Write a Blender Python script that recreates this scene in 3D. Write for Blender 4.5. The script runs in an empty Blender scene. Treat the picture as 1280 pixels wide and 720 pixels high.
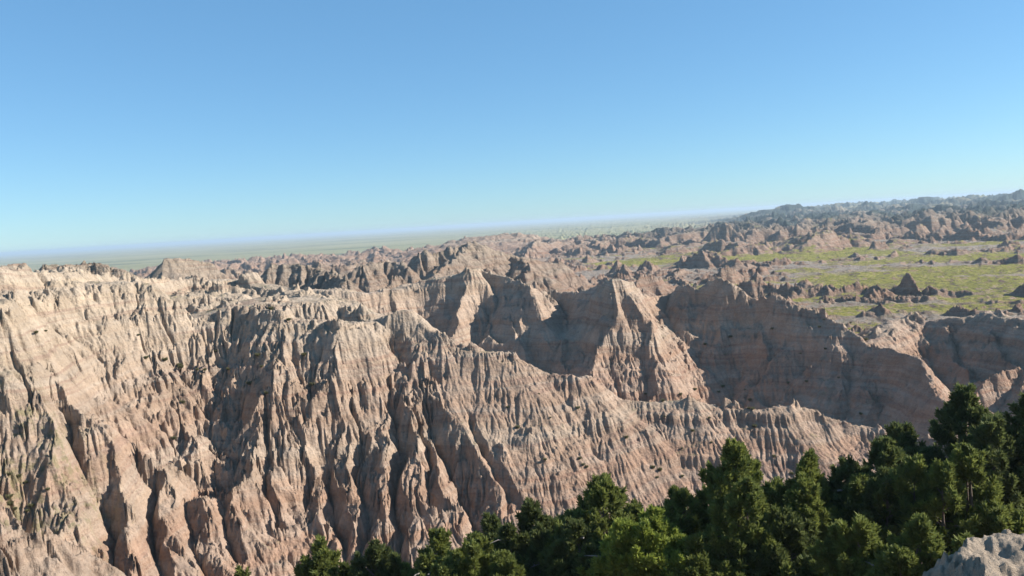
import bpy, math, time
import numpy as np
T0 = time.time()
R = math.radians
F_PX = 1050.0                      # focal length in pixels of a 1280 px wide frame
PITCH = math.atan(81.8 / F_PX)
ROLL = R(3.48)
SUN_AZ, SUN_EL = R(89), R(29)      # azimuth clockwise from the view direction (+Y)
rng = np.random.default_rng(7)
scene = bpy.context.scene
COL = scene.collection

# ------------------------------------------------------------------ camera
cam_d = bpy.data.cameras.new('camera')
cam = bpy.data.objects.new('camera', cam_d)
COL.objects.link(cam)
cam_d.sensor_width = 36.0
cam_d.lens = 36.0 * F_PX / 1280.0
cam_d.clip_start = 0.1
cam_d.clip_end = 120000.0
from mathutils import Matrix
CAM_M = Matrix.Rotation(R(90) - PITCH, 3, 'X') @ Matrix.Rotation(-ROLL, 3, 'Z')
cam.matrix_world = CAM_M.to_4x4()
scene.camera = cam
CM = np.array(CAM_M)

def ray(px, py):
    v = CM @ np.array([(px - 640) / F_PX, (360 - py) / F_PX, -1.0])
    return v

def at(px, py, D):
    """world point seen at a photo pixel at horizontal distance D"""
    v = ray(px, py)
    return v * (D / math.hypot(v[0], v[1]))

# ------------------------------------------------------------------ noise
def h2(ix, iy, s):
    ix = ix.astype(np.int64).astype(np.uint32); iy = iy.astype(np.int64).astype(np.uint32)
    n = ix * np.uint32(374761393) + iy * np.uint32(668265263) + np.uint32((s * 2246822519 + 3266489917) & 0xffffffff)
    n = (n ^ (n >> np.uint32(13))) * np.uint32(1274126177)
    n = (n ^ (n >> np.uint32(15))) * np.uint32(2654435761)
    n = n ^ (n >> np.uint32(16))
    return n.astype(np.float32) * np.float32(1 / 4294967296.0)

def vnoise(x, y, s=0):
    ix = np.floor(x); iy = np.floor(y)
    fx = (x - ix).astype(np.float32); fy = (y - iy).astype(np.float32)
    def g(i, j):
        a = h2(ix + i, iy + j, s) * np.float32(2 * math.pi)
        return np.cos(a) * (fx - i) + np.sin(a) * (fy - j)
    u = fx * fx * fx * (fx * (fx * 6 - 15) + 10); v = fy * fy * fy * (fy * (fy * 6 - 15) + 10)
    a = g(0, 0); b = g(1, 0); c = g(0, 1); d = g(1, 1)
    return (a + u * (b - a) + v * (c - a) + u * v * (a - b - c + d)) * 1.5

def fbm(x, y, s, oct=4, gain=.5):
    o = 0; a = 1.0; f = 1.0
    for k in range(oct):
        o = o + a * vnoise(x * f + 13.7 * k, y * f - 7.1 * k, s + k); a *= gain; f *= 2.03
    return o

def sm(a, b, x):
    t = np.clip((x - a) / (b - a), 0, 1)
    return t * t * (3 - 2 * t)

# ------------------------------------------------------------------ ridges: polylines of 3D crest points
SEGS = []      # (p0, p1, m, L, w, tag)
def ridge(pts, m=1.25, L=34., w=0., tag=0, cap=.1):
    for a, b in zip(pts[:-1], pts[1:]):
        SEGS.append((np.array(a, float), np.array(b, float), m, L, w, tag, cap))

def spur_px(start, pix, m_desc, m=1.35, L=26., tag=0):
    """a spur that descends towards the viewer through photo pixels with a given slope"""
    p = at(*start); pts = [p]; Dc, zc = start[2], p[2]
    for (px, py) in pix:
        v = ray(px, py); t = -v[2] / math.hypot(v[0], v[1])
        D = (m_desc * Dc - zc) / (m_desc + t)
        pts.append(at(px, py, D))
    ridge(pts, m, L, 0, tag)

# fluted ridge (tag 1)
Fc = [(-330, 300, 96), (-230, 318, 98), (-150, 326, 98), (-60, 330, 99), (0, 338, 103), (60, 341, 110), (140, 347, 124), (215, 350, 134), (300, 349, 136),
      (350, 360, 128), (395, 370, 119), (440, 380, 111), (470, 398, 107), (500, 388, 104.5), (520, 396, 103), (545, 415, 101), (570, 432, 99.5), (600, 440, 98.5),
      (640, 441, 98.5), (665, 456, 98), (690, 467, 98), (735, 470, 98), (752, 482, 98), (775, 500, 98), (820, 504, 98.5), (860, 499, 99), (890, 506, 99.5), (930, 511, 100),
      (965, 508, 100.5), (1000, 507, 101), (1030, 520, 101), (1060, 532, 101.5), (1100, 537, 102), (1150, 548, 101), (1230, 556, 96), (1330, 560, 90)]
Fp = [at(*c) for c in Fc]
ridge(Fp[:14], 1.2, 34, 1.5, 1)
ridge(Fp[13:], 0.84, 46, 0.2, 1)
# the rim in front of the top flat
rim = [(-60, 380, 93), (20, 372, 95), (75, 366, 98), (110, 378, 101), (138, 384, 112), (150, 388, 122), (200, 384, 125), (240, 383, 124), (265, 384, 118), (286, 386, 109), (300, 384, 103), (330, 398, 101.5), (360, 404, 101), (400, 402, 101), (445, 402, 103)]
rp = [at(*c) for c in rim]
ridge(rp, 1.9, 24, 5.0, 1, .16)
for a in [at(170, 366, 130), at(250, 364, 131), at(330, 372, 114), at(80, 352, 106)]:
    ridge([a, a + np.array([3, 1, -.2])], 1.2, 30, 6, 1, .12)
spur_px((10, 360, 97), [(20, 400), (62, 470), (88, 560), (140, 650), (180, 740), (200, 800)], 1.0, 1.5, 34, 1)
spur_px((-60, 360, 95), [(-50, 420), (-20, 500), (30, 600), (60, 680), (90, 740)], 1.15, 1.3, 34, 1)
spur_px((88, 366, 101), [(112, 410), (150, 480), (168, 560), (200, 640), (216, 740)], 1.05, 1.6, 34, 1)
spur_px((298, 388, 103), [(300, 420), (296, 480), (278, 560), (276, 640), (290, 740)], 1.1, 2.0, 34, 1)
spur_px((205, 385, 124), [(212, 420), (200, 470), (212, 520), (240, 600), (250, 740)], 1.7, 1.5, 34, 1)
spur_px((232, 386, 123), [(238, 440), (240, 500), (232, 560)], 2.1, 1.6, 34, 1)
spur_px((380, 405, 101), [(386, 440), (402, 500), (398, 570), (420, 650), (430, 740)], 1.35, 1.5, 34, 1)
spur_px((345, 402, 101), [(346, 450), (340, 520), (350, 600), (356, 740)], 1.5, 1.5, 34, 1)
spur_px((420, 404, 102), [(440, 450), (455, 520), (470, 600), (480, 680)], 1.4, 1.5, 34, 1)
spur_px((500, 388, 104.5), [(492, 430), (484, 500), (508, 590), (545, 680), (560, 740)], 1.15, 1.45, 34, 1)
spur_px((545, 415, 101), [(545, 450), (530, 480), (565, 560), (600, 640), (620, 700)], 1.15, 1.4, 34, 1)
spur_px((600, 440, 98.5), [(590, 470), (612, 520), (665, 600), (720, 680)], .9, 1.1, 30, 1)
# stochastic side spurs on the near face
def arc(pts):
    P = np.array(pts); s = np.r_[0, np.cumsum(np.linalg.norm(np.diff(P, axis=0), axis=1))]
    return P, s
def auto_spurs(pts, step, near, lens, desc, m, L, tag, side=0.):
    P, s = arc(pts); t = rng.uniform(0, step)
    while t < s[-1]:
        p = np.array([np.interp(t, s, P[:, k]) for k in range(3)])
        q = np.array([np.interp(min(t + .5, s[-1]), s, P[:, k]) for k in range(3)])
        q0 = np.array([np.interp(max(t - .5, 0), s, P[:, k]) for k in range(3)])
        tx, ty = (q - q0)[:2]; n = math.hypot(tx, ty) + 1e-6
        nx, ny = ty / n, -tx / n
        if ny * near < 0 if abs(ny) > .2 else False: nx, ny = -nx, -ny
        ang = math.atan2(ny, nx) + rng.normal(0, .16) + side
        Ln = rng.uniform(*lens); z = p[2] - rng.uniform(.2, 1.5); pts2 = [np.array([p[0], p[1], z])]
        k = 4; dsc = rng.uniform(*desc)
        for i in range(k):
            ang += rng.normal(0, .13)
            pts2.append(pts2[-1] + np.array([math.cos(ang), math.sin(ang), -dsc * rng.uniform(.75, 1.25)]) * Ln / k)
        ridge(pts2, m * rng.uniform(.85, 1.2), L, 0, tag)
        t += step * rng.uniform(.6, 1.45)
auto_spurs(rp[:5], 6.5, -1, (28, 46), (.95, 1.2), 2.0, 32, 1, .22)
auto_spurs(rp[10:], 6.5, -1, (28, 46), (.95, 1.2), 2.0, 32, 1, .22)
auto_spurs(rp[6:9], 6, -1, (26, 36), (1.8, 2.1), 1.7, 32, 1, .22)
auto_spurs(Fp[:6], 6, -1, (24, 40), (.95, 1.2), 1.6, 30, 1, .2)
auto_spurs(Fp[11:14], 5.5, -1, (28, 44), (.9, 1.08), 1.9, 32, 1, .2)
auto_spurs(Fp, 7, 1, (8, 16), (.8, 1.1), 1.2, 30, 1)
# small near knob at the lower left
ridge([at(-60, 640, 62), at(0, 668, 60), at(45, 672, 61), at(90, 700, 62), at(110, 740, 60)], 1.1, 20, .5, 1)

# ridge with the pale spire (tag 2)
Rc = [(300, 366, 178), (360, 362, 176), (410, 362, 174), (460, 366, 176), (500, 360, 180), (530, 350, 182), (560, 345, 181), (588, 338, 180), (600, 335, 188), (612, 341, 186), (640, 349, 177), (661, 350, 168), (671, 360, 170), (683, 365, 181), (705, 365, 180),
      (735, 362, 173), (752, 355, 166), (766, 346, 160), (778, 349, 160), (792, 361, 166), (812, 371, 176), (836, 369, 182), (850, 360, 182), (868, 355, 175), (882, 349, 175), (900, 347, 174), (915, 347, 172), (930, 358, 171),
      (948, 361, 169), (968, 361, 167), (980, 374, 166), (1004, 384, 164), (1030, 392, 161), (1050, 404, 159), (1068, 416, 157), (1085, 426, 155), (1108, 431, 152), (1140, 446, 147), (1160, 470, 141), (1180, 500, 134)]
Rp = [at(*c) for c in Rc]
ridge(Rp[:8], 1.5, 26, 1.5, 2)
ridge(Rp[7:], 1.3, 30, .3, 2)
spur_px((590, 337, 180), [(580, 375), (562, 425), (545, 470)], .74, 2.1, 36, 2)
spur_px((662, 350, 168), [(664, 380), (660, 420), (655, 460)], 1.5, 1.6, 34, 2)
spur_px((705, 400, 170), [(712, 440), (722, 480), (730, 520)], 1.1, 1.2, 34, 2)
spur_px((768, 346, 160), [(776, 388), (752, 425), (742, 465), (735, 510)], .9, 1.5, 40, 2)
spur_px((778, 350, 160), [(802, 392), (818, 440), (812, 500), (805, 540)], 1.05, 1.25, 40, 2)
spur_px((1050, 404, 159), [(1010, 450), (975, 500), (960, 550)], 1.45, 1.3, 34, 2)
spur_px((1140, 446, 147), [(1142, 480), (1150, 530), (1160, 580)], 1.5, 1.4, 34, 2)
auto_spurs(Rp[:4], 5, -1, (14, 22), (1.2, 1.5), 1.5, 26, 2)

auto_spurs(Rp, 7, 1, (8, 16), (.6, 1.0), 1.2, 26, 2)
# right hand ridge (tag 2)
Tc = [(1088, 428, 158), (1098, 415, 164), (1112, 402, 170), (1135, 396, 174), (1160, 402, 174), (1185, 398, 173), (1210, 396, 171), (1235, 389, 170), (1260, 396, 167), (1290, 400, 164), (1350, 402, 160), (1420, 400, 158), (1600, 395, 160)]
Tp = [at(*c) for c in Tc]
ridge(Tp, .6, 40, .8, 2)
auto_spurs(Tp, 9, -1, (30, 52), (.28, .42), .95, 34, 2, .55)
auto_spurs(Tp, 8, 1, (8, 16), (.6, .9), 1.0, 26, 2)
# mounds behind the spire ridge (tag 3)
for pts, m in [([(525, 318, 330), (560, 312, 335), (592, 303, 340), (615, 312, 350), (650, 322, 360), (700, 330, 370)], .85),
               ([(592, 303, 340), (560, 330, 300), (540, 345, 280)], .8),
               ([(640, 320, 355), (660, 332, 320)], .8),
               ([(205, 324, 330), (230, 323, 335), (262, 329, 340)], 1.1),
               ([(345, 330, 260), (400, 336, 255), (430, 350, 235)], .9),
               ([(60, 332, 230), (110, 330, 240), (150, 336, 235)], .8),
               ([(450, 332, 300), (480, 326, 310), (510, 335, 300)], .9)]:
    q = [at(*c) for c in pts]
    ridge(q, m, 30, .5, 3)
    auto_spurs(q, 8, -1, (10, 20), (.6, .8), m, 26, 3)

# ------------------------------------------------------------------ the polar grid round the viewpoint
def spaced(a, b, da, db):
    out = [a]
    while out[-1] < b:
        t = (out[-1] - a) / (b - a); out.append(out[-1] + da + (db - da) * t)
    return out[:-1]
QUAL = 1.0
rr = spaced(.6, 10, .25, .3) + spaced(10, 22, .09, .12) + spaced(22, 45, .22, .3) + spaced(45, 62, .3, .14) + spaced(62, 128, .125, .17) + spaced(128, 195, .24, .24) + spaced(195, 420, .35, 1.2) \
    + spaced(420, 1300, 1.2, 4.5) + spaced(1300, 4500, 4.5, 30) + spaced(4500, 30000, 40, 1200) + [30000.]
rr = np.array(rr)
th = np.r_[np.arange(-180, -60, 3.0), np.arange(-60, -36, .6), np.arange(-36, 36, .05), np.arange(36, 60, .6), np.arange(60, 180, 3.0)]
th = np.radians(th)
NR, NT = len(rr), len(th)
RR, TH = np.meshgrid(rr, th, indexing='ij')
X = (RR * np.sin(TH)); Y = (RR * np.cos(TH))
print('grid', NR, NT, NR * NT)

def dirsafe(a): return a.astype(np.float64)

# macro height from the ridge polylines, evaluated on the warped plane
wx = X + 1.1 * fbm(X / 9, Y / 9, 11, 3) * sm(30, 60, RR); wy = Y + 1.1 * fbm(X / 9, Y / 9, 31, 3) * sm(30, 60, RR)
theta_d = np.degrees(TH)

def base_level():
    # near slope below the overlook
    right = sm(8, 30, theta_d)
    left_z = np.interp(rr, [0, 1.5, 4, 12, 30, 38, 46, 56, 75, 95], [-1.7, -1.7, -3.6, -7.5, -14.6, -19, -28, -41, -50, -50])[:, None]
    right_z = np.interp(rr, [0, 1.5, 4, 10, 20, 30, 45, 60, 75, 95], [-1.7, -1.7, -3.2, -6.6, -11, -14.0, -18.5, -24, -30, -36])[:, None]
    near = left_z * (1 - right) + right_z * right + .5 * fbm(X / 6, Y / 6, 51, 3) * sm(2, 8, RR)
    back = np.where(np.abs(theta_d) > 75, -1.9 - .02 * RR, -99)
    near = np.maximum(near, back)
    floor = np.interp(rr, [0, 60, 85, 115, 190, 235, 30000], [-47, -47, -48, -48, -44, -36, -36])[:, None] * np.ones_like(X)
    # higher ground at the left beyond the ridges
    lw = sm(2, -5, theta_d)
    lf = np.interp(rr, [0, 120, 190, 260, 420, 900, 30000], [-52, -50, -32, -23, -27, -40, -44])[:, None]
    floor = floor * (1 - lw) + lf * lw
    far = RR + 500 * fbm(X / 1200, Y / 1200, 61, 3)
    edge = 1650 + 1050 * sm(10, 19, theta_d)
    k = sm(-250, 350, far - edge)
    floor = floor * (1 - k) - 66 * k
    return np.maximum(near, floor), k
BASE, PLAINK = base_level()
H = BASE.copy()
TAG = np.zeros(H.shape, np.int8)
thmask = np.abs(theta_d) < 62
for (a, b, m, L, w, tag, cap) in SEGS:
    reach = 62
    rmin = max(0, min(np.hypot(a[0], a[1]), np.hypot(b[0], b[1])) - reach - 5)
    rmax = max(np.hypot(a[0], a[1]), np.hypot(b[0], b[1])) + reach
    i0, i1 = np.searchsorted(rr, [rmin, rmax])
    mid = (a + b) / 2; tc = math.atan2(mid[0], mid[1]); rm = np.hypot(mid[0], mid[1])
    half = np.linalg.norm((b - a)[:2]) / 2 + reach
    dt = math.asin(min(.99, half / rm)) if half < rm else 1.5
    j0, j1 = np.searchsorted(th, [tc - dt, tc + dt])
    sx = wx[i0:i1, j0:j1]; sy = wy[i0:i1, j0:j1]
    dx, dy = b[0] - a[0], b[1] - a[1]; l2 = dx * dx + dy * dy + 1e-9
    t = np.clip(((sx - a[0]) * dx + (sy - a[1]) * dy) / l2, 0, 1)
    d = np.hypot(sx - a[0] - t * dx, sy - a[1] - t * dy)
    dd = np.maximum(d - w, 0)
    z = a[2] + t * (b[2] - a[2]) - cap * np.minimum(d, w) - (m - .58 * m ** .5) * L * (1 - np.exp(-dd / L)) - .58 * m ** .5 * dd
    sub = H[i0:i1, j0:j1]; st = TAG[i0:i1, j0:j1]
    hit = z > sub
    sub[hit] = z[hit]; st[hit] = tag
print('macro', time.time() - T0)

# deep gullies cut into the faces: each follows a line down the surface
def surf(px, py, dmin=50, dmax=260):
    v = ray(px, py); hz = math.hypot(v[0], v[1]); i0 = np.searchsorted(rr, dmin); i1 = np.searchsorted(rr, dmax)
    j = int(np.searchsorted(th, math.atan2(v[0], v[1])))
    b = np.nonzero(H[i0:i1, j] > rr[i0:i1] * v[2] / hz)[0]
    if not len(b): return None
    D = rr[i0 + b[0]]; return np.array([v[0] / hz * D, v[1] / hz * D, H[i0 + b[0], j]])
GUL = [  # pixels, depth in metres, side slope
    ([(598, 352), (608, 385), (624, 425), (632, 448)], 2.4, 1.2),
    ([(36, 396), (52, 420), (76, 478), (100, 557), (130, 623), (150, 690), (160, 740)], 3.4, 2.0),
    ([(134, 420), (142, 450), (163, 513), (167, 545), (180, 590), (196, 650), (200, 730)], 3.2, 2.2),
    ([(196, 540), (213, 565), (230, 612), (250, 680), (280, 735)], 2.0, 1.8),
    ([(262, 560), (273, 592), (283, 650), (292, 700)], 2.0, 1.9),
    ([(-20, 540), (4, 572), (30, 612), (60, 660), (90, 715)], 3.6, 1.7),
    ([(322, 470), (330, 520), (338, 590), (350, 660)], 1.6, 2.0),
    ([(360, 470), (366, 520), (372, 580), (388, 650)], 1.6, 2.0),
    ([(392, 560), (405, 592), (420, 640), (438, 700)], 2.2, 1.9),
    ([(440, 500), (452, 560), (459, 620), (456, 690)], 2.4, 2.1),
    ([(486, 470), (491, 500), (494, 560), (497, 630), (494, 700)], 2.8, 2.2),
    ([(508, 490), (520, 530), (534, 575), (552, 640)], 2.0, 1.9),
    ([(530, 490), (540, 525), (562, 572), (588, 622), (606, 670)], 3.0, 1.6),
    ([(570, 490), (596, 540), (622, 600), (640, 640)], 1.3, 1.6),
    ([(60, 360), (68, 380), (74, 400)], 2.6, 1.3), ([(374, 430), (380, 455), (386, 478)], 3.4, 1.3), ([(350, 425), (356, 445)], 2.2, 1.4),
    ([(8, 470), (22, 500), (30, 530)], 2.4, 1.5), ([(540, 450), (548, 470)], 1.8, 1.2), ([(486, 440), (500, 446), (512, 452)], 1.5, 1.2),
    ([(868, 405), (874, 430), (884, 480), (892, 505)], 2.3, 0.88), ([(924, 396), (921, 420), (915, 470), (910, 505)], 2.9, 0.80),
    ([(972, 412), (962, 440), (930, 492)], 2.3, 0.80), ([(840, 410), (868, 462), (895, 500)], 2.0, 0.88), ([(1020, 435), (1000, 462), (962, 505)], 1.6, 0.80),
    ([(1070, 462), (1062, 480), (1050, 520)], 1.6, 0.80), ([(1110, 450), (1100, 500), (1095, 530)], 1.4, 0.88),
    ([(642, 372), (648, 390), (660, 418), (676, 455)], 2.3, 0.96), ([(630, 368), (634, 380), (650, 420)], 1.5, 1.04), ([(700, 385), (706, 420), (712, 455)], 1.7, 0.88), ([(735, 380), (722, 420), (716, 455)], 1.6, 0.88),
    ([(520, 372), (524, 390), (530, 410)], 1.4, 0.96), ([(488, 372), (492, 388)], 1.2, 0.96), ([(800, 440), (806, 470), (808, 500)], 1.2, 1.04), ([(775, 440), (770, 470), (772, 495)], 1.2, 1.04),
    ([(182, 398), (195, 440), (215, 490), (240, 540), (258, 575)], 6.0, 1.0), ([(240, 402), (254, 450), (266, 500), (270, 548)], 6.5, 1.15), ([(160, 400), (172, 450), (190, 500)], 5.0, 1.0),
    ([(1190, 415), (1200, 440), (1230, 470)], 2.4, .9), ([(1150, 420), (1165, 450), (1190, 480)], 2.6, 1.0), ([(1240, 410), (1262, 440), (1290, 460)], 2.2, .9),
]
CUTS = []
for pix, dep, m in GUL:
    pts = [surf(*p) for p in pix]; pts = [p for p in pts if p is not None]
    for k, p in enumerate(pts): p[2] -= dep * (.12 if k == 0 else 1)
    z = 1e9
    good = []
    for p in pts:
        if p[2] < z + .5: good.append(p); z = p[2]
    for a, b in zip(good[:-1], good[1:]):
        if np.linalg.norm(a - b) < 40: CUTS.append((a, b, m, dep))
gx_ = X + .9 * fbm(X / 5, Y / 5, 511, 3); gy_ = Y + .9 * fbm(X / 5, Y / 5, 521, 3)
H0 = H.copy()
for (a, b, m, dep) in CUTS:
    mid = (a + b) / 2; rm = math.hypot(mid[0], mid[1]); half = np.linalg.norm((b - a)[:2]) / 2 + 14
    i0, i1 = np.searchsorted(rr, [rm - half, rm + half]); tc = math.atan2(mid[0], mid[1]); dt = half / rm
    j0, j1 = np.searchsorted(th, [tc - dt, tc + dt])
    sx = gx_[i0:i1, j0:j1]; sy = gy_[i0:i1, j0:j1]
    dx, dy = b[0] - a[0], b[1] - a[1]; t = np.clip(((sx - a[0]) * dx + (sy - a[1]) * dy) / (dx * dx + dy * dy + 1e-9), 0, 1)
    d = np.hypot(sx - a[0] - t * dx, sy - a[1] - t * dy)
    z = a[2] + t * (b[2] - a[2]) + m * d
    z = np.maximum(z, H0[i0:i1, j0:j1] - dep * 2.2)
    sub = H[i0:i1, j0:j1]; rad_ = 3 + dep * 2.0; fade = sm(rad_, rad_ * .5, d)
    hit_ = z < sub
    sub[hit_] = (sub + (z - sub) * fade)[hit_]
print('cuts', len(CUTS), time.time() - T0)

# far badlands: a jittered field of short sharp crests
def cell_peaks(x, y, sc, hmax, m, pw, seed, keep=1.0):
    u = x / sc; v = y / sc; iu = np.floor(u); iv = np.floor(v)
    best = np.zeros(x.shape, np.float32)
    for i in (-1, 0, 1):
        for j in (-1, 0, 1):
            cx = iu + i; cy = iv + j
            px = (cx + .15 + .7 * h2(cx, cy, seed)) * sc; py = (cy + .15 + .7 * h2(cx, cy, seed + 1)) * sc
            hh = h2(cx, cy, seed + 2); hh = np.where(h2(cx, cy, seed + 5) < keep, hmax * (.25 + .75 * hh ** pw), 0)
            an = h2(cx, cy, seed + 3) * 3.1416; ln = sc * (.1 + .55 * h2(cx, cy, seed + 4))
            ca = np.cos(an); sa = np.sin(an)
            dx = x - px; dy = y - py
            t = np.clip(dx * ca + dy * sa, -ln, ln)
            d = np.hypot(dx - t * ca, dy - t * sa)
            best = np.maximum(best, hh * (1 - .35 * np.abs(t) / ln) - m * d)
    return best
i0 = i_far = int(np.searchsorted(rr, 150))
x = X[i0:]; y = Y[i0:]; r_ = RR[i0:]; td = theta_d[i0:]
def patch_w(px, py, rx, ry):
    v = ray(px, py); s_ = -36 / v[2]; cx, cy = v[0] * s_, v[1] * s_
    r0 = math.hypot(cx, cy); ur = (cx / r0, cy / r0)
    da = (x - cx) * ur[0] + (y - cy) * ur[1]; db = -(x - cx) * ur[1] + (y - cy) * ur[0]
    return sm(1.25, .8, np.sqrt((da / ry) ** 2 + (db / rx) ** 2) + .4 * fbm(x / 30, y / 30, 409, 3))
PATCHES = [(1200, 346, 70, 60), (1310, 350, 70, 60), (960, 318, 95, 100), (830, 326, 50, 45), (1010, 312, 60, 60), (1060, 388, 17, 16), (1190, 385, 34, 12), (1270, 374, 30, 14), (1130, 350, 26, 26), (1240, 322, 60, 30)]
MEADOW = np.maximum.reduce([patch_w(*p) for p in PATCHES])
wob = fbm(x / 25, y / 25, 71, 3) * 7; wob2 = fbm(x / 25, y / 25, 76, 3) * 7
xw = x + wob; yw = y + wob2
leftw = sm(3, -6, td + 3 * fbm(x / 80, y / 80, 85, 2))
band = sm(170, 240, r_) * leftw
c1 = np.maximum(cell_peaks(xw, yw, 19, 8.5, 1.15, 1.1, 101), cell_peaks(xw, yw, 50, 13, 1.1, 2.0, 105, .6)) * sm(170, 230, r_) * sm(900, 600, r_)
c2 = cell_peaks(xw, yw, 38, 14, 1.1, 1.2, 111) * sm(300, 480, r_) * (1 - PLAINK[i0:])
cl = np.maximum(c1, c2) * leftw
cl += 3.0 * fbm(x / 60, y / 60, 88, 3) * band * (1 - PLAINK[i0:])
# right: low mounds among the grass flats, then a wall of peaks, then wooded hills
mnd = sm(-.6, .0, fbm(x / 120, y / 70, 91, 3)) 
c3 = np.maximum(cell_peaks(xw, yw, 27, 10, .95, 1.3, 121, .85), cell_peaks(xw, yw, 13, 5.5, .95, 1.2, 125, .85)) * mnd * sm(235, 300, r_) * (1 - .93 * MEADOW)
c3 = np.maximum(c3, 0) ** 1.5 / 6.5 ** .5
wallw = sm(-90, 60, r_ - 790 + 160 * fbm(x / 300, y / 300, 95, 3)) * (1 - PLAINK[i0:])
c4 = np.maximum(cell_peaks(xw, yw, 40, 19, 1.1, .7, 131), cell_peaks(xw, yw, 90, 24, .8, 1.0, 136)) * wallw
gap = sm(.15, .4, fbm(x / 500, y / 260, 141, 2)) * sm(1050, 1200, r_)
c4 *= (1 - gap) * (1 - .3 * sm(14, 8, td)) * (1 - sm(1250, 1700, r_) * sm(14, 9, td))
cr = np.maximum(c3, c4) * (1 - leftw)
hillw = sm(1900, 3000, r_) * sm(12, 23, td + 3 * fbm(x / 700, y / 700, 151, 2)) * sm(6500, 5200, r_)
hill_z = -26 + 13 * fbm(x / 500, y / 500, 155, 4) + cell_peaks(x + 3 * wob, y + 3 * wob2, 150, 24, .45, 1.2, 161) + 6 * sm(24, 31, td)
hl = hillw * np.maximum(hill_z - BASE[i0:], 0)
dist = sm(2300, 3200, r_) * sm(.05, .45, fbm(x / 2500, y / 1500, 171, 3)) * 10
hf = BASE[i0:] + cl + cr + np.where(hillw > 0, hl + (0 if True else 0), 0) + 0
# single buttes on the skyline
for (px, py, D, rad, hh) in [(988, 255, 2700, 110, 40), (960, 262, 2650, 120, 28), (1155, 246, 3300, 90, 40), (630, 292, 1150, 70, 16), (600, 296, 1120, 60, 10)]:
    c = at(px, py, D); d = np.hypot(x - c[0] + wob * 3, (y - c[1] + wob2 * 3) * .8)
    top = c[2]; prof = top - np.maximum(d - rad * .12, 0) * hh / rad
    hf = np.maximum(hf, prof)
sub = H[i0:]; upd = hf > sub
TAG[i0:] = np.where(upd, 3, TAG[i0:])
H[i0:] = np.maximum(sub, hf)
print('far', time.time() - T0)

# ------------------------------------------------------------------ gullies: stripes that follow the fall line, octave by octave
def grad_polar(Z):
    zr = np.gradient(Z, rr, axis=0); zt = np.gradient(Z, th, axis=1) / RR
    s, c = np.sin(TH), np.cos(TH)
    return zr * s + zt * c, zr * c - zt * s
GX, GY = grad_polar(H)
GX = GX.astype(np.float32); GY = GY.astype(np.float32)
SL = np.hypot(GX, GY)
def gully(xs, ys, gx, gy, sc, seed, el=1.0):
    n = np.hypot(gx, gy) + 1e-5
    dx, dy = -gy / n, gx / n
    u = (xs + .25 * ys) / sc; v = ys / (sc * el); iu = np.floor(u); iv = np.floor(v)
    fu = (u - iu).astype(np.float32); fv = (v - iv).astype(np.float32)
    C = np.zeros_like(fu); S = np.zeros_like(fu); W = np.zeros_like(fu)
    for i in (-1, 0, 1, 2):
        for j in (-1, 0, 1, 2):
            pu = fu - i - .5 * (h2(iu + i, iv + j, seed) - .5); pv = fv - j - .5 * (h2(iu + i, iv + j, seed + 1) - .5)
            w = np.exp(-1.6 * (pu * pu + pv * pv)); pyy = pv * el; ph = 6.2832 * ((pu - .25 * pyy) * dx + pyy * dy)
            C += w * np.cos(ph); S += w * np.sin(ph); W += w
    C /= W; S /= W
    mg = np.sqrt(C * C + S * S) + 1e-6
    k = np.minimum(mg * 2.2, 1)
    ph = np.arctan2(S, C)
    # round rib, sharp gully: |cos(ph/2)|
    hgt = np.abs(np.cos(ph / 2))
    dh = -np.sign(np.cos(ph / 2)) * np.sin(ph / 2) * .5 * 6.2832 / sc
    return (hgt - .64) * k, dh * k * dx, dh * k * dy
cellsz = np.maximum(np.gradient(rr)[:, None] * .8, RR * math.radians(.05))
zone = np.where(TAG == 0, .35, 1.0)
slopef = sm(.18, .75, SL) * zone
slopef *= sm(30, 58, RR) + .35 * sm(60, 30, RR)
# how strongly gullied: the right part of the near ridge is smoother
smooth_r = sm(-1.5, 1.5, theta_d + 7.5 - (100 - RR) * .3) * (TAG == 1)
slopef *= 1 - PLAINK * (1 - sm(8, 14, theta_d))
def octave(rmin, rmax, sc, amp, seed, el=1.0):
    global GX, GY
    i0, i1 = np.searchsorted(rr, [rmin, rmax]); sl = (slice(i0, i1), slice(None))
    jm0, jm1 = np.searchsorted(th, [R(-60), R(60)]); sl = (slice(i0, i1), slice(jm0, jm1))
    f = slopef[sl] * sm(rmin, rmin * 1.06, RR[sl]) * sm(rmax, rmax * .9, RR[sl]) * np.clip(sc / cellsz[sl] / 4 - .4, 0, 1)
    f = f * (.8 + .8 * vnoise(X[sl] / (sc * 4), Y[sl] / (sc * 4), seed + 7))
    if sc > 1.2: f = f * np.where(TAG[sl] == 2, (.35 if sc > 5 else .6) if sc > 2 else .85, 1)
    if sc > 1.2: f = f * (1 - (.9 if sc > 2 else .45) * smooth_r[sl])
    elif sc > .6: f = f * (1 - .15 * smooth_r[sl])
    jx = .10 * sc * fbm(X[sl] / sc * 1.7, Y[sl] / sc * 1.7, seed + 11, 3); jy = .10 * sc * fbm(X[sl] / sc * 1.7, Y[sl] / sc * 1.7, seed + 15, 3)
    h, a, b = gully(X[sl] + jx, Y[sl] + jy, GX[sl], GY[sl], sc, seed, el)
    H[sl] += h * f * amp
    GX[sl] += .45 * a * f * amp; GY[sl] += .45 * b * f * amp
octave(45, 260, 8.0, 1.0, 191, 4.0)
octave(45, 260, 3.2, .85, 201, 4.5)
octave(45, 260, 1.5, .46, 211, 4.5)
octave(45, 260, .8, .26, 221, 4.0)
octave(45, 150, .48, .15, 231, 3.0)
octave(230, 1500, 12, 3.2, 241)
octave(230, 1000, 5.5, 1.5, 251)
octave(230, 600, 2.6, .7, 261)
octave(900, 3500, 30, 6, 271)
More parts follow.
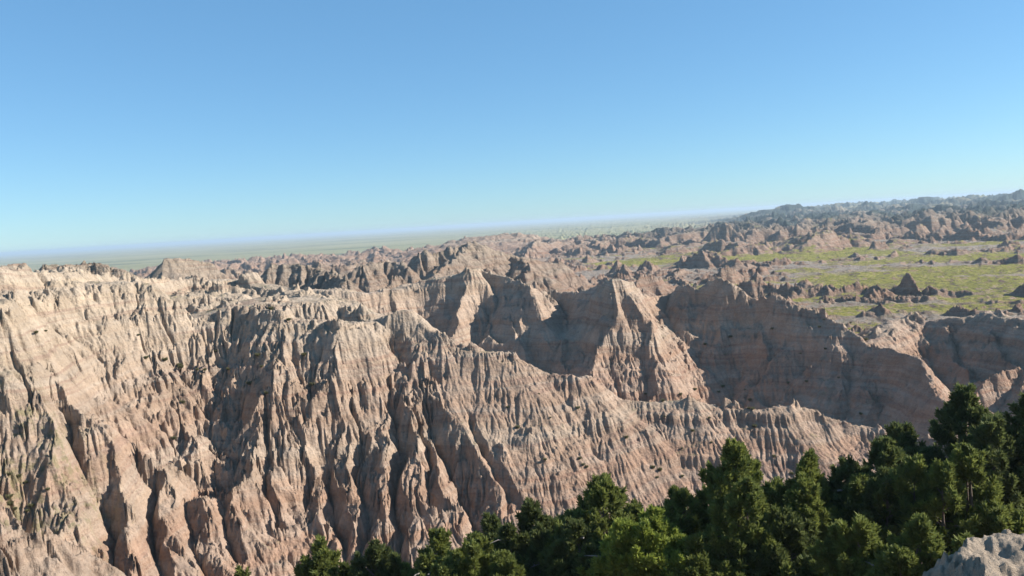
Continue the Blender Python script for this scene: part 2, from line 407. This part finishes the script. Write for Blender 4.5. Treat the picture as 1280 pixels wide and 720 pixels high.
octave(1800, 6500, 90, 14, 281)
print('gully', time.time() - T0)
# strata: resistant ledges stand a little proud, at world levels with a gentle dip
i0, i1 = np.searchsorted(rr, [48, 1500])
sl = slice(i0, i1)
dip = .9 * fbm(X[sl] / 40, Y[sl] / 40, 301, 2) + .012 * X[sl]
zz = H[sl] + dip
led = np.zeros_like(zz)
for (lv, a, w) in [(-13.2, .5, .7), (-15.6, .6, .5), (-19.4, .35, .5), (-23.6, .8, .5), (-27.2, .6, .45), (-30.5, .4, .5), (-9.2, .4, .5)]:
    t = (zz - lv) / w
    led += a * t * np.exp(-t * t) * (.6 + .6 * vnoise(X[sl] / 7 + lv, Y[sl] / 7, 311))
H[sl] += led * sm(.35, .8, SL[sl]) * (TAG[sl] > 0) * sm(1500, 300, RR[sl])
# lumps and clods
i1 = np.searchsorted(rr, 260); sl = slice(0, i1)
lump = fbm(X[sl] / 1.6, Y[sl] / 1.6, 321, 5, .55)
rough = .5 + .9 * sm(-.1, .5, fbm(X[sl] / 14, Y[sl] / 14, 331, 2)) 
near_f = sm(2, 20, RR[sl])
H[sl] += lump * .21 * rough * near_f * np.where(TAG[sl] == 2, .7, 1)
kn_ = cell_peaks(X[sl] + lump, Y[sl] + lump, 5.5, 2.0, .9, 1.6, 361, .6)
H[sl] += kn_ * sm(.75, .35, SL[sl]) * (TAG[sl] > 0) * sm(60, 80, RR[sl])
sl = slice(i1, np.searchsorted(rr, 2500))
H[sl] += .8 * fbm(X[sl] / 9, Y[sl] / 9, 341, 4) * (1 - PLAINK[sl])

# rock knob at the lower right
nz_ = fbm(X / 1.4, Y / 1.4, 351, 5, .55)
kn = -5.95 - 1.5 * np.maximum(0, 6.95 - X + .45 * nz_ + .25 * (Y - 13)) ** .8 - 1.4 * np.maximum(0, Y - 14.2 + .6 * fbm(X / 1.1, Y / 1.1, 353, 3)) ** .8
kn += .16 * nz_ - .22 * np.abs(vnoise(X / .8 + Y / 2.5, Y / 1.6, 355)) + .05 * vnoise(X / .2, Y / .2, 358) + .02 * vnoise(X / .07, Y / .1, 359) + .05 * (X - 7.2)
H = np.where((RR < 24) & (RR > 6), np.maximum(H, kn), H)
KNOB = (kn >= H - 1e-6) & (RR < 24) & (RR > 6)
print('height', time.time() - T0)

def hit(px, py, dmin=50, dmax=1500):
    v = ray(px, py); hz = math.hypot(v[0], v[1])
    i0 = np.searchsorted(rr, dmin); i1 = np.searchsorted(rr, dmax)
    t = math.atan2(v[0], v[1]); j = int(np.searchsorted(th, t))
    line = rr[i0:i1] * v[2] / hz
    below = np.nonzero(H[i0:i1, j] > line)[0]
    if not len(below): return None
    D = rr[i0 + below[0]]; return np.array([v[0] / hz * D, v[1] / hz * D, H[i0 + below[0], j]])
# ------------------------------------------------------------------ ground cover and painted shade masks (0..1) kept as an attribute
GX, GY = grad_polar(H)
SL2 = np.hypot(GX, GY)
green = np.zeros(H.shape)
flat = sm(.35, .12, SL2)
g1 = fbm(X / 60, Y / 42, 401, 4)
strip = fbm(X / 150, Y / 60, 405, 3)
basin = sm(215, 250, RR) * sm(2, 6, theta_d) * (1 - PLAINK)
green = np.maximum(green, basin * flat * sm(.0, .22, g1 + .9 * strip - .22))
def patch(px, py, rx, ry, k=1.0):
    v = ray(px, py); s = -36 / v[2] if v[2] < 0 else 1; cx, cy = v[0] * s, v[1] * s
    r0 = math.hypot(cx, cy); ur = (cx / r0, cy / r0)
    da = (X - cx) * ur[0] + (Y - cy) * ur[1]; db = -(X - cx) * ur[1] + (Y - cy) * ur[0]
    d = np.sqrt((da / ry) ** 2 + (db / rx) ** 2) + .5 * fbm(X / 30, Y / 30, 409, 3)
    return sm(1.1, .85, d) * k
pg = np.zeros(H.shape); pg[i_far:] = MEADOW
bare = patch(760, 345, 40, 60) 
green = np.maximum(green * (1 - .8 * bare), pg * sm(.4, .2, SL2) * basin * sm(-1.1, -.75, g1))
far_hill = sm(1500, 2300, RR) * (1 - PLAINK) 
FARVEG_SHADE = np.clip(sm(600, 1700, RR) * sm(2, 10, theta_d) * (1.0 + fbm(X / 90, Y / 90, 411, 3)), 0, 1) * sm(7500, 6500, RR)  # woods on the far hills, plus shade painted over the wall of peaks
FARVEG_SHADE = FARVEG_SHADE * (1 - PLAINK * (1 - sm(9, 17, theta_d + 3 * fbm(X / 600, Y / 600, 415, 2))))
# thin scrub on gentle parts of the ridges
scr = sm(.75, .35, SL2) * sm(.15, .5, fbm(X / 5, Y / 5, 421, 4)) * (RR < 400) * (RR > 40)
scr = np.maximum(scr, sm(1.0, .3, SL2) * (patch(20, 618, 0.001, .001) > 0))
c = hit(28, 628); scr = np.maximum(scr, sm(9, 4, np.hypot(X - c[0], Y - c[1])) * sm(-.3, .2, fbm(X / 1.5, Y / 1.5, 425, 3)))
nearveg = sm(.0, .4, fbm(X / 3, Y / 3, 431, 4)) * (RR < 50) * (TAG == 0) * ~KNOB
scrub = np.clip(np.maximum(scr * .7, nearveg), 0, 1)
plain = PLAINK * (1 - np.clip(hillw_full if 'hillw_full' in globals() else 0, 0, 1)) if False else PLAINK.copy()

# ------------------------------------------------------------------ materials
def new_mat(name):
    m = bpy.data.materials.new(name); m.use_nodes = True
    nt = m.node_tree; nt.nodes.clear()
    out = nt.nodes.new('ShaderNodeOutputMaterial'); b = nt.nodes.new('ShaderNodeBsdfPrincipled')
    nt.links.new(b.outputs[0], out.inputs[0])
    b.inputs['Roughness'].default_value = .95
    b.inputs['Specular IOR Level'].default_value = .15
    return m, nt, b
class Nodes:
    def __init__(s, nt): s.nt = nt
    def node(s, t, **k):
        n = s.nt.nodes.new(t)
        for a, v in k.items():
            if a == 'ins':
                for i, x in v.items():
                    if hasattr(x, 'is_output') or isinstance(x, bpy.types.NodeSocket): s.nt.links.new(x, n.inputs[i])
                    else: n.inputs[i].default_value = x
            else: setattr(n, a, v)
        return n
    def noise(s, vec, scale, detail=4, rough=.55, dist=0):
        return s.node('ShaderNodeTexNoise', ins={'Vector': vec, 'Scale': scale, 'Detail': detail, 'Roughness': rough, 'Distortion': dist}).outputs['Fac']
    def ramp(s, fac, stops):
        n = s.node('ShaderNodeValToRGB', ins={0: fac}); e = n.color_ramp.elements
        while len(e) < len(stops): e.new(.5)
        for k, (p, c) in enumerate(stops):
            e[k].position = p; e[k].color = (*c, 1) if not isinstance(c, float) else (c, c, c, 1)
        return n.outputs[0]
    def mix(s, f, a, b, mode='MIX'):
        n = s.node('ShaderNodeMix', data_type='RGBA', blend_type=mode)
        for i, x in ((0, f), (6, a), (7, b)):
            if isinstance(x, bpy.types.NodeSocket): s.nt.links.new(x, n.inputs[i])
            else: n.inputs[i].default_value = x if not isinstance(x, tuple) else (*x, 1)
        return n.outputs[2]
    def math(s, op, a, b=0., clamp=False):
        n = s.node('ShaderNodeMath', operation=op, use_clamp=clamp)
        for i, x in ((0, a), (1, b)):
            if isinstance(x, bpy.types.NodeSocket): s.nt.links.new(x, n.inputs[i])
            else: n.inputs[i].default_value = x
        return n.outputs[0]
    def attr(s, name): return s.node('ShaderNodeAttribute', attribute_name=name).outputs['Fac']

def terrain_material(name, near=True, far=False):
    m, nt, b = new_mat(name); N = Nodes(nt)
    geo = N.node('ShaderNodeNewGeometry'); pos = geo.outputs['Position']
    sep = N.node('ShaderNodeSeparateXYZ', ins={0: pos})
    big = N.noise(pos, .035, 3); mid = N.noise(pos, .35, 5, .6)
    # strata by height, wavering a little
    zz = N.math('ADD', sep.outputs[2], N.math('MULTIPLY', N.math('SUBTRACT', big, .5), 6.0))
    zf = N.math('DIVIDE', N.math('ADD', zz, 42.0), 42.0)
    rock = N.ramp(zf, [(0.0, (0.328, 0.209, 0.140)), (.25, (0.348, 0.218, 0.151)), (.40, (0.356, 0.236, 0.165)), (.46, (0.393, 0.293, 0.213)), (.52, (0.356, 0.246, 0.175)), (.63, (0.374, 0.270, 0.194)), (.72, (0.402, 0.311, 0.229)), (.84, (0.422, 0.330, 0.238)), (1.0, (0.457, 0.367, 0.267))])
    vv = N.node('ShaderNodeCombineXYZ', ins={0: N.math('MULTIPLY', sep.outputs[0], .02), 1: N.math('MULTIPLY', sep.outputs[1], .02), 2: N.math('MULTIPLY', zz, .9)}).outputs[0]
    bands = N.noise(vv, 1.0, 4, .65)
    rock = N.mix(N.ramp(bands, [(.42, 0.), (.56, .65)]), rock, N.mix(.6, rock, (.43, .36, .29)))
    rock = N.mix(N.ramp(N.noise(vv, 2.3, 2, .5), [(.56, 0.), (.66, .38)]), rock, (.25, .145, .11))
    stain = N.ramp(mid, [(.3, .72), (.7, 1.12)])
    rock = N.mix(1.0, rock, stain, 'MULTIPLY')
    fine = N.noise(pos, 3.2, 5, .7)
    rock = N.mix(1.0, rock, N.ramp(fine, [(.28, .76), (.72, 1.14)]), 'MULTIPLY')
    col = rock
    # grey washed silt on the flats
    silt = N.mix(N.noise(pos, .08, 4), (.28, .235, .19), (.37, .31, .25))
    col = N.mix(N.attr('silt'), col, silt)
    gr = N.mix(N.noise(pos, .03, 5, .6), (.22, .215, .045), (.35, .31, .075))
    gr = N.mix(N.ramp(N.noise(pos, .5, 3), [(.52, 0.), (.62, .55)]), gr, (.06, .075, .025))
    col = N.mix(N.attr('green'), col, gr)
    sc = N.mix(N.noise(pos, 1.8, 3), (.09, .10, .04), (.26, .22, .12))
    spk = N.ramp(N.noise(pos, 1.4, 4, .7), [(.45, 0.), (.56, 1.)])
    col = N.mix(N.math('MULTIPLY', N.attr('scrub'), spk), col, sc)
    veg_shade = N.mix(N.noise(pos, .02, 5, .7), (.02, .036, .034), (.06, .075, .06))  # dark wooded cover; the same colour paints shade on the distant peaks
    col = N.mix(N.attr('woods_shade'), col, veg_shade)
    # the open plain: dry grass fields with pale bare streaks
    pv = N.node('ShaderNodeVectorMath', operation='MULTIPLY', ins={0: pos, 1: (.0004, .0011, 0)}).outputs[0]
    p1 = N.noise(pv, 1.0, 5, .6)
    pl = N.mix(N.ramp(p1, [(.35, 0.), (.65, 1.)]), (.25, .25, .12), (.36, .32, .18))
    p2 = N.noise(pv, 3.2, 6, .7)
    pl = N.mix(N.ramp(p2, [(.54, 0.), (.60, .8)]), pl, (.10, .12, .07))
    pl = N.mix(N.ramp(N.noise(pv, 5.5, 6, .75), [(.62, 0.), (.68, .8)]), pl, (.46, .40, .32))
    col = N.mix(N.attr('plain'), col, pl)
    nt.links.new(col, b.inputs['Base Color'])
    # bump
    bn = N.math('ADD', N.noise(pos, 2.2, 8, .68), N.math('MULTIPLY', N.noise(pos, .5, 4, .6), 1.5))
    dist = .35 if not far else 1.2
    bp = N.node('ShaderNodeBump', ins={'Strength': 1.0, 'Distance': dist, 'Height': bn})
    nt.links.new(bp.outputs[0], b.inputs['Normal'])
    return m
M_NEAR = terrain_material('eroded_clay')
M_FAR = terrain_material('distant_clay', far=True)

silt = sm(.4, .15, SL2) * sm(190, 240, RR) * sm(0, 4, theta_d) * (1 - PLAINK) * (1 - green)

# ------------------------------------------------------------------ mesh objects cut from the sheet
verts = np.stack([X, Y, H], -1).reshape(-1, 3)
attrs = dict(green=green, scrub=scrub, woods_shade=FARVEG_SHADE, plain=plain * (1 - FARVEG_SHADE), silt=silt)
# close the ring (first and last columns share a seam)
fi = np.arange(NR - 1)[:, None]; fj = np.arange(NT)[None, :]
jn = (fj + 1) % NT
quads = np.stack([fi * NT + fj, fi * NT + jn, (fi + 1) * NT + jn, (fi + 1) * NT + fj], -1)   # winding: radial out
rf = RR[:-1, :]; tf = TAG[:-1, :]; hfz = H[:-1, :]; tdf = theta_d[:-1, :]
lab = np.zeros(rf.shape, np.int8)                       # 0 ground
lab[(tf == 1) | ((rf > 62))] = 1
lab[((tf == 2) & (rf > 95)) | (rf > 138) & (tf != 1)] = 2
lab[((tf == 3) | (tf == 0)) & (rf > 200) | (rf > 230)] = 3
lab[(rf > 235) & (tdf > 1.0) & (rf < 880)] = 4
lab[(rf > 2000) & (FARVEG_SHADE[:-1, :] > .2)] = 5
lab[(PLAINK[:-1, :] > .55) & (lab != 5)] = 6
lab[(rf <= 60) & (tf == 0)] = 0
names = ['ground', 'fluted_ridge', 'spire_ridge', 'badlands_hills', 'basin_floor', 'distant_hills', 'plain']
def make_mesh(name, v, faces, mat, attribs=None, parent=None, smooth=True):
    me = bpy.data.meshes.new(name)
    k = faces.shape[1]
    me.vertices.add(len(v)); me.vertices.foreach_set('co', v.astype(np.float32).ravel())
    me.loops.add(faces.size); me.loops.foreach_set('vertex_index', faces.astype(np.int32).ravel())
    me.polygons.add(len(faces)); me.polygons.foreach_set('loop_start', np.arange(0, faces.size, k, dtype=np.int32))
    if smooth: me.polygons.foreach_set('use_smooth', np.ones(len(faces), bool))
    if attribs:
        for n, a in attribs.items():
            at_ = me.attributes.new(n, 'FLOAT', 'POINT'); at_.data.foreach_set('value', a.astype(np.float32))
    me.update(calc_edges=True)
    me.materials.append(mat)
    o = bpy.data.objects.new(name, me); COL.objects.link(o)
    if parent is not None: o.parent = parent
    return o
for k, nm in enumerate(names):
    q = quads[lab == k][:, ::-1]
    if not len(q): continue
    used = np.unique(q); remap = np.full(NR * NT, -1, np.int64); remap[used] = np.arange(len(used))
    vv = verts[used]; ff = remap[q]
    at_ = {n: a.reshape(-1)[used] for n, a in attrs.items()}
    if k == 0:   # cap under the viewpoint
        first = remap[np.arange(NT)]
        c_i = len(vv); vv = np.vstack([vv, [[0, 0, -1.7]]]); at_ = {n: np.r_[a, 0] for n, a in at_.items()}
        cap = np.stack([np.full(NT, c_i), first, np.roll(first, -1), np.roll(first, -1)], -1)
        o = make_mesh(nm, vv, ff, M_NEAR, at_)
        capo = None
    else:
        o = make_mesh(nm, vv, ff, M_NEAR if k < 3 else M_FAR, at_)
    o['kind'] = 'structure'
print('terrain', time.time() - T0)

# height lookup
def ground_z(x, y):
    r = math.hypot(x, y); t = math.atan2(x, y)
    i = int(np.clip(np.searchsorted(rr, r), 1, NR - 1)); j = int(np.clip(np.searchsorted(th, t), 1, NT - 1))
    fr = (r - rr[i - 1]) / (rr[i] - rr[i - 1]); ft = (t - th[j - 1]) / (th[j] - th[j - 1])
    return (H[i - 1, j - 1] * (1 - fr) + H[i, j - 1] * fr) * (1 - ft) + (H[i - 1, j] * (1 - fr) + H[i, j] * fr) * ft

# ------------------------------------------------------------------ plants
def leaf_mat(name, c0, c1, c2):
    m, nt, b = new_mat(name); N = Nodes(nt)
    geo = N.node('ShaderNodeNewGeometry')
    n1 = N.noise(geo.outputs['Position'], .9, 3); isl = geo.outputs['Random Per Island']
    col = N.mix(N.ramp(n1, [(.38, 0.), (.62, 1.)]), c0, c1)
    col = N.mix(N.math('MULTIPLY', isl, .6), col, c2)
    nt.links.new(col, b.inputs['Base Color'])
    b.inputs['Roughness'].default_value = .7
    b.inputs['Specular IOR Level'].default_value = .2
    out = [n for n in nt.nodes if n.type == 'OUTPUT_MATERIAL'][0]
    tr = N.node('ShaderNodeBsdfTranslucent'); nt.links.new(col, tr.inputs[0])
    mx = N.node('ShaderNodeMixShader', ins={0: .42}); nt.links.new(b.outputs[0], mx.inputs[1]); nt.links.new(tr.outputs[0], mx.inputs[2])
    nt.links.new(mx.outputs[0], out.inputs[0])
    return m
L_DARK = leaf_mat('juniper_foliage_dark', (.07, .092, .036), (.105, .132, .042), (.16, .178, .052))
L_MID = leaf_mat('juniper_foliage', (.10, .127, .038), (.16, .187, .045), (.22, .24, .056))
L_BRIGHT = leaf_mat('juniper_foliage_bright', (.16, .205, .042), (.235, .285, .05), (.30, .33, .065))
L_SHRUB = leaf_mat('sagebrush_foliage', (.12, .125, .06), (.18, .18, .09), (.24, .22, .12))
M_BARK, nt, b = new_mat('juniper_bark'); N = Nodes(nt)
tc = N.node('ShaderNodeNewGeometry').outputs['Position']
nt.links.new(N.mix(N.noise(tc, 9, 4), (.09, .065, .05), (.24, .19, .155)), b.inputs['Base Color'])

M_DEAD, nt, b = new_mat('bleached_wood'); N = Nodes(nt)
nt.links.new(N.mix(N.noise(N.node('ShaderNodeNewGeometry').outputs['Position'], 7, 4), (.16, .14, .12), (.27, .24, .21)), b.inputs['Base Color'])
def tube(path, rad, sides=7):
    V = []; Fc_ = []
    P = np.array(path)
    for i, p in enumerate(P):
        d = P[min(i + 1, len(P) - 1)] - P[max(i - 1, 0)]; d = d / (np.linalg.norm(d) + 1e-9)
        a = np.cross(d, [0.31, .95, .05]); a /= np.linalg.norm(a); b_ = np.cross(d, a)
        for k in range(sides):
            t = 2 * math.pi * k / sides; V.append(p + rad[i] * (math.cos(t) * a + math.sin(t) * b_))
    for i in range(len(P) - 1):
        for k in range(sides):
            k2 = (k + 1) % sides
            Fc_.append((i * sides + k, i * sides + k2, (i + 1) * sides + k2, (i + 1) * sides + k))
    return np.array(V), np.array(Fc_)
def join(parts):
    V = []; Fs = []; n = 0
    for v, f in parts:
        V.append(v); Fs.append(f + n); n += len(v)
    return np.vstack(V), np.vstack(Fs)

def foliage(g, centers, dirs, sizes, per, leaf):
    """sprays: narrow blades around each clump axis"""
    n = len(centers) * per
    C = np.repeat(centers, per, 0); D = np.repeat(dirs, per, 0); S = np.repeat(sizes, per)[:, None]
    t = g.uniform(0, 1, (n, 1))
    off = g.normal(0, 1, (n, 3)); off /= np.linalg.norm(off, axis=1)[:, None]
    rad = (1 - t) ** .7 * g.uniform(.3, 1, (n, 1)) ** .5
    P = C + D * S * (t * 1.5 - .3) + off * S * .42 * rad
    ax = D * .9 + off * .9 + g.normal(0, .25, (n, 3)); ax /= np.linalg.norm(ax, axis=1)[:, None]
    sd = np.cross(ax, g.normal(0, 1, (n, 3))); sd /= np.linalg.norm(sd, axis=1)[:, None] + 1e-9
    ln = leaf * g.uniform(.7, 1.5, (n, 1)); wd = ln * .24
    a = P - sd * wd; b_ = P + sd * wd; c = P + ax * ln * 1.3 + sd * wd * .35; d = P + ax * ln * 1.3 - sd * wd * .35
    V = np.stack([a, b_, c, d], 1).reshape(-1, 3)
    Fs = np.arange(n * 4).reshape(-1, 4)
    return V, Fs

def juniper(px, py_top, D, width_px, mat, label, seed, shape='round', lean=0., hmin=3.5):
    g = np.random.default_rng(seed)
    top = at(px, py_top, D)
    gz = ground_z(top[0], top[1])
    h = max((top[2] - gz) * .95, hmin)
    w = width_px / F_PX * D / 2 * 1.7
    root = bpy.data.objects.new('juniper_tree', None); COL.objects.link(root)
    root.location = (top[0], top[1], gz - .05); root.rotation_euler = (0, 0, g.uniform(0, 6.28))
    root['label'] = label; root['category'] = 'tree'; root['group'] = 'junipers on the slope below the overlook'
    # several leaders give the crown an uneven outline
    nl = int(g.integers(6, 9)) if shape == 'round' else 2
    leaders = []
    for k in range(nl):
        a = 6.283 * (k + g.uniform(-.3, .3)) / nl; rr_ = w * g.uniform(.3, .7) * (0 if k == 0 else 1)
        leaders.append((rr_ * math.cos(a), rr_ * math.sin(a), h * (1.0 if k == 0 else g.uniform(.58, .93)), w * g.uniform(.42, .62) if shape == 'round' else w * .85))
    parts = []
    tr = [np.array([0, 0, 0])]
    for i in range(1, 6): tr.append(np.array([g.normal(0, .10) * i * .4, g.normal(0, .10) * i * .4, h * .17 * i]))
    r0 = .05 + h * .026
    parts.append(tube(tr, [r0 * (1.25 if i == 0 else 1 - i * .17) for i in range(6)], 8))
    cen = []; dr = []; sz = []
    zb = .14 * h
    for (lx, ly, lh, lw) in leaders:
        s0 = tr[1] + (tr[2] - tr[1]) * g.uniform(0, 1)
        path = [s0, s0 * .4 + np.array([lx, ly, lh * .45]) * .6, np.array([lx, ly, lh * .65]), np.array([lx, ly, lh * .93])]
        parts.append(tube(path, [r0 * .6, r0 * .42, r0 * .25, .012], 6))
        nb = int(34 * (lw / 1.0) * (lh / 5) ** 1 + 26)
        for q in range(nb):
            t = g.uniform(0, 1) ** .85
            z = zb + (lh - zb) * t
            pr = lw * (1 - t ** 1.7) ** .7 * min(1, .7 + t * 1.8) * g.uniform(.72, 1.12)
            a = g.uniform(0, 6.283); q_ = g.uniform(.55, 1) if g.uniform() < .8 else g.uniform(.2, .6)
            c = np.array([lx + math.cos(a) * pr * q_, ly + math.sin(a) * pr * q_, z])
            outw = np.array([math.cos(a), math.sin(a), 0])
            d = outw * (.75 - .4 * t) + np.array([0, 0, .75 + .5 * t]) + g.normal(0, .18, 3); d /= np.linalg.norm(d)
            cen.append(c); dr.append(d); sz.append(g.uniform(.30, .62) * (1.0 - .3 * t) * (.7 + .05 * h))
            if q % 4 == 0:
                parts.append(tube([np.array([lx, ly, z - .25 * pr * q_ - .1]), (c + np.array([lx, ly, z])) / 2, c], [.03, .02, .008], 4))
    cen, dr, sz = np.array(cen), np.array(dr), np.array(sz)
    V, Fs = foliage(g, cen, dr, sz, 130, .085 + .0012 * D)
    make_mesh('trunk', *join(parts), M_BARK, parent=root)
    make_mesh('crown', V, Fs, mat, parent=root, smooth=False)
    for q in range(int(g.integers(3, 6))):
        c = cen[int(g.integers(0, len(cen)))]; a = math.atan2(c[1], c[0]); o_ = np.array([math.cos(a), math.sin(a), .1])
        p0 = c * .55 + np.array([0, 0, c[2] * .4]); p1 = c + o_ * .25 * w; p2 = p1 + o_ * .3 + g.normal(0, .2, 3)
        make_mesh('dead_branch', *tube([p0, p1, p2], [.04, .028, .006], 5), M_DEAD, parent=root)
    return root

TREES = [
    (402, 674, 38, 62, L_MID, 'small juniper at the left end of the tree row, tip against the fluted cliff'),
    (468, 680, 37, 52, L_DARK, 'low dark juniper second from the left end of the tree row'),
    (545, 662, 36, 100, L_MID, 'wide round juniper in the left part of the tree row'),
    (612, 640, 40, 66, L_DARK, 'dark juniper behind the wide round one, left of the pointed juniper'),
    (664, 626, 35, 74, L_DARK, 'narrow pointed dark juniper rising in the tree row left of centre'),
    (752, 602, 36, 150, L_MID, 'big bushy juniper in the middle of the tree row'),
    (812, 636, 30, 104, L_BRIGHT, 'bright sunlit green juniper in front at the bottom centre'),
    (846, 598, 41, 64, L_DARK, 'dark juniper half hidden behind the tallest broad one'),
    (918, 553, 33, 170, L_MID, 'tallest broad juniper with olive green crown right of centre'),
    (1008, 566, 35, 110, L_MID, 'rounded green juniper just right of the tallest broad one'),
    (1104, 549, 36, 126, L_DARK, 'dark spreading juniper below the tan knoll at the ridge end'),
    (1072, 646, 27, 80, L_MID, 'small juniper in front of the dark spreading one near the bottom edge'),
    (1150, 650, 26, 84, L_MID, 'low bushy green juniper left of the pale rock at the lower right'),
    (1204, 477, 43, 140, L_DARK, 'tall very dark juniper highest in the frame at the right'),
    (1290, 488, 41, 130, L_DARK, 'dark juniper cut by the right edge of the frame'),
    (1208, 556, 34, 108, L_MID, 'light green juniper in front of the tall very dark one'),
    (722, 655, 32, 70, L_DARK, 'small dark juniper in front of the big bushy one'),
    (592, 684, 31, 80, L_MID, 'low juniper at the bottom edge left of centre'),
    (868, 672, 29, 62, L_MID, 'small juniper filling the gap right of the bright sunlit one'),
    (980, 640, 30, 90, L_DARK, 'dark low juniper in front of the rounded green one'),
    (300, 706, 46, 30, L_MID, 'tiny juniper bush at the foot of the fluted cliff'),
]
for k, (px, py, D, w, mt, lb) in enumerate(TREES):
    juniper(px, py, D, w, mt, lb, 900 + k, hmin=2.2)
print('trees', time.time() - T0)

# shrubs: countable dark bushes on the slopes
def shrub_mesh(seed):
    g = np.random.default_rng(seed); n = 44
    a = g.uniform(0, 6.283, n); rd = g.uniform(0, .32, n); c = np.stack([np.cos(a) * rd, np.sin(a) * rd, g.uniform(.1, .5, n)], 1)
    d = np.stack([np.cos(a) * .7, np.sin(a) * .7, np.full(n, .8)], 1); d /= np.linalg.norm(d, axis=1)[:, None]
    V, Fs = foliage(g, c, d, g.uniform(.22, .4, n), 26, .16)
    me_o = make_mesh('shrub', V, Fs, L_SHRUB, smooth=False)
    return me_o
protos = [shrub_mesh(s) for s in (1, 2, 3)]
groups = [
    ('small dark shrub dotted on the smooth sunlit slope above the junipers', 'shrubs on the smooth slope', [(rng.uniform(620, 1040), rng.uniform(470, 610)) for _ in range(34)], (.2, .45)),
    ('small dark shrub on a ledge of the fluted cliff face', 'shrubs on the fluted cliff', [(rng.uniform(180, 330), rng.uniform(446, 468)) for _ in range(10)] + [(rng.uniform(20, 420), rng.uniform(380, 560)) for _ in range(12)], (.25, .5)),
    ('small shrub growing in the green gully at the lower left', 'shrubs in the lower left gully', [(rng.uniform(5, 60), rng.uniform(595, 655)) for _ in range(9)], (.25, .5)),
    ('small dark shrub on the shaded wall below the spire ridge', 'shrubs on the shaded wall', [(rng.uniform(850, 1120), rng.uniform(400, 520)) for _ in range(18)], (.3, .6)),
]
first = True; np_i = 0
for (lb, gp, spots, (s0, s1)) in groups:
    for (px, py) in spots:
        p = hit(px, py)
        if p is None: continue
        src = protos[np_i % 3]
        o = src if np_i < 3 else src.copy()
        if np_i >= 3: COL.objects.link(o)
        np_i += 1
        o.location = p; s = rng.uniform(s0, s1); o.scale = (s, s, s * .85); o.rotation_euler = (0, 0, rng.uniform(0, 6.28))
        o['label'] = lb; o['category'] = 'shrub'; o['group'] = gp

# ------------------------------------------------------------------ haze, sun, sky
HZ = 1
if HZ:
    ztop = float(H.max()) + 3
    ztop = max(ztop, 2.0)
    xs = 30500.
    v = np.array([(sx * xs, sy * xs, z) for z in (-75., ztop) for sx, sy in ((-1, -1), (1, -1), (1, 1), (-1, 1))])
    f = np.array([(0, 3, 2, 1), (4, 5, 6, 7), (0, 1, 5, 4), (1, 2, 6, 5), (2, 3, 7, 6), (3, 0, 4, 7)])
    m = bpy.data.materials.new('haze'); m.use_nodes = True; nt = m.node_tree; nt.nodes.clear()
    out = nt.nodes.new('ShaderNodeOutputMaterial'); pv = nt.nodes.new('ShaderNodeVolumePrincipled')
    pv.inputs['Color'].default_value = (.66, .82, .95, 1); pv.inputs['Density'].default_value = .00013; pv.inputs['Anisotropy'].default_value = .1
    nt.links.new(pv.outputs[0], out.inputs['Volume'])
    o = make_mesh('haze', v, f, m, smooth=False); o['kind'] = 'stuff'
    print('haze top', ztop)
sd = bpy.data.lights.new('sun', 'SUN'); so = bpy.data.objects.new('sun', sd); COL.objects.link(so)
sd.energy = 5.0; sd.angle = R(.53); sd.color = (1.0, .93, .84)
dirv = np.array([math.sin(SUN_AZ) * math.cos(SUN_EL), math.cos(SUN_AZ) * math.cos(SUN_EL), math.sin(SUN_EL)])
from mathutils import Vector
so.rotation_euler = Vector(dirv).to_track_quat('Z', 'Y').to_euler()
w = bpy.data.worlds.new('World'); scene.world = w; w.use_nodes = True
nt = w.node_tree; bg = nt.nodes['Background']; sky = nt.nodes.new('ShaderNodeTexSky')
sky.sky_type = 'NISHITA'; sky.sun_disc = False; sky.sun_elevation = SUN_EL; sky.sun_rotation = SUN_AZ
sky.altitude = 1500; sky.air_density = 1.0; sky.dust_density = .25; sky.ozone_density = 1.4
tint = nt.nodes.new('ShaderNodeMix'); tint.data_type = 'RGBA'; tint.blend_type = 'MULTIPLY'; tint.inputs[0].default_value = 1; tint.inputs[7].default_value = (.82, 1.06, 1.20, 1)
nt.links.new(sky.outputs[0], tint.inputs[6]); flat_ = nt.nodes.new('ShaderNodeMix'); flat_.data_type = 'RGBA'; flat_.inputs[0].default_value = .3; flat_.inputs[7].default_value = (1.9, 5.3, 9.4, 1)
nt.links.new(tint.outputs[2], flat_.inputs[6]); nt.links.new(flat_.outputs[2], bg.inputs[0]); bg.inputs[1].default_value = .061
vs = scene.view_settings
vs.view_transform = 'Standard'; vs.look = 'None'; vs.exposure = .9; vs.gamma = 1; vs.use_curve_mapping = False
scene.cycles.volume_bounces = 0
scene.cycles.max_bounces = 5; scene.cycles.diffuse_bounces = 2
scene.cycles.use_denoising = True
print('done', time.time() - T0)
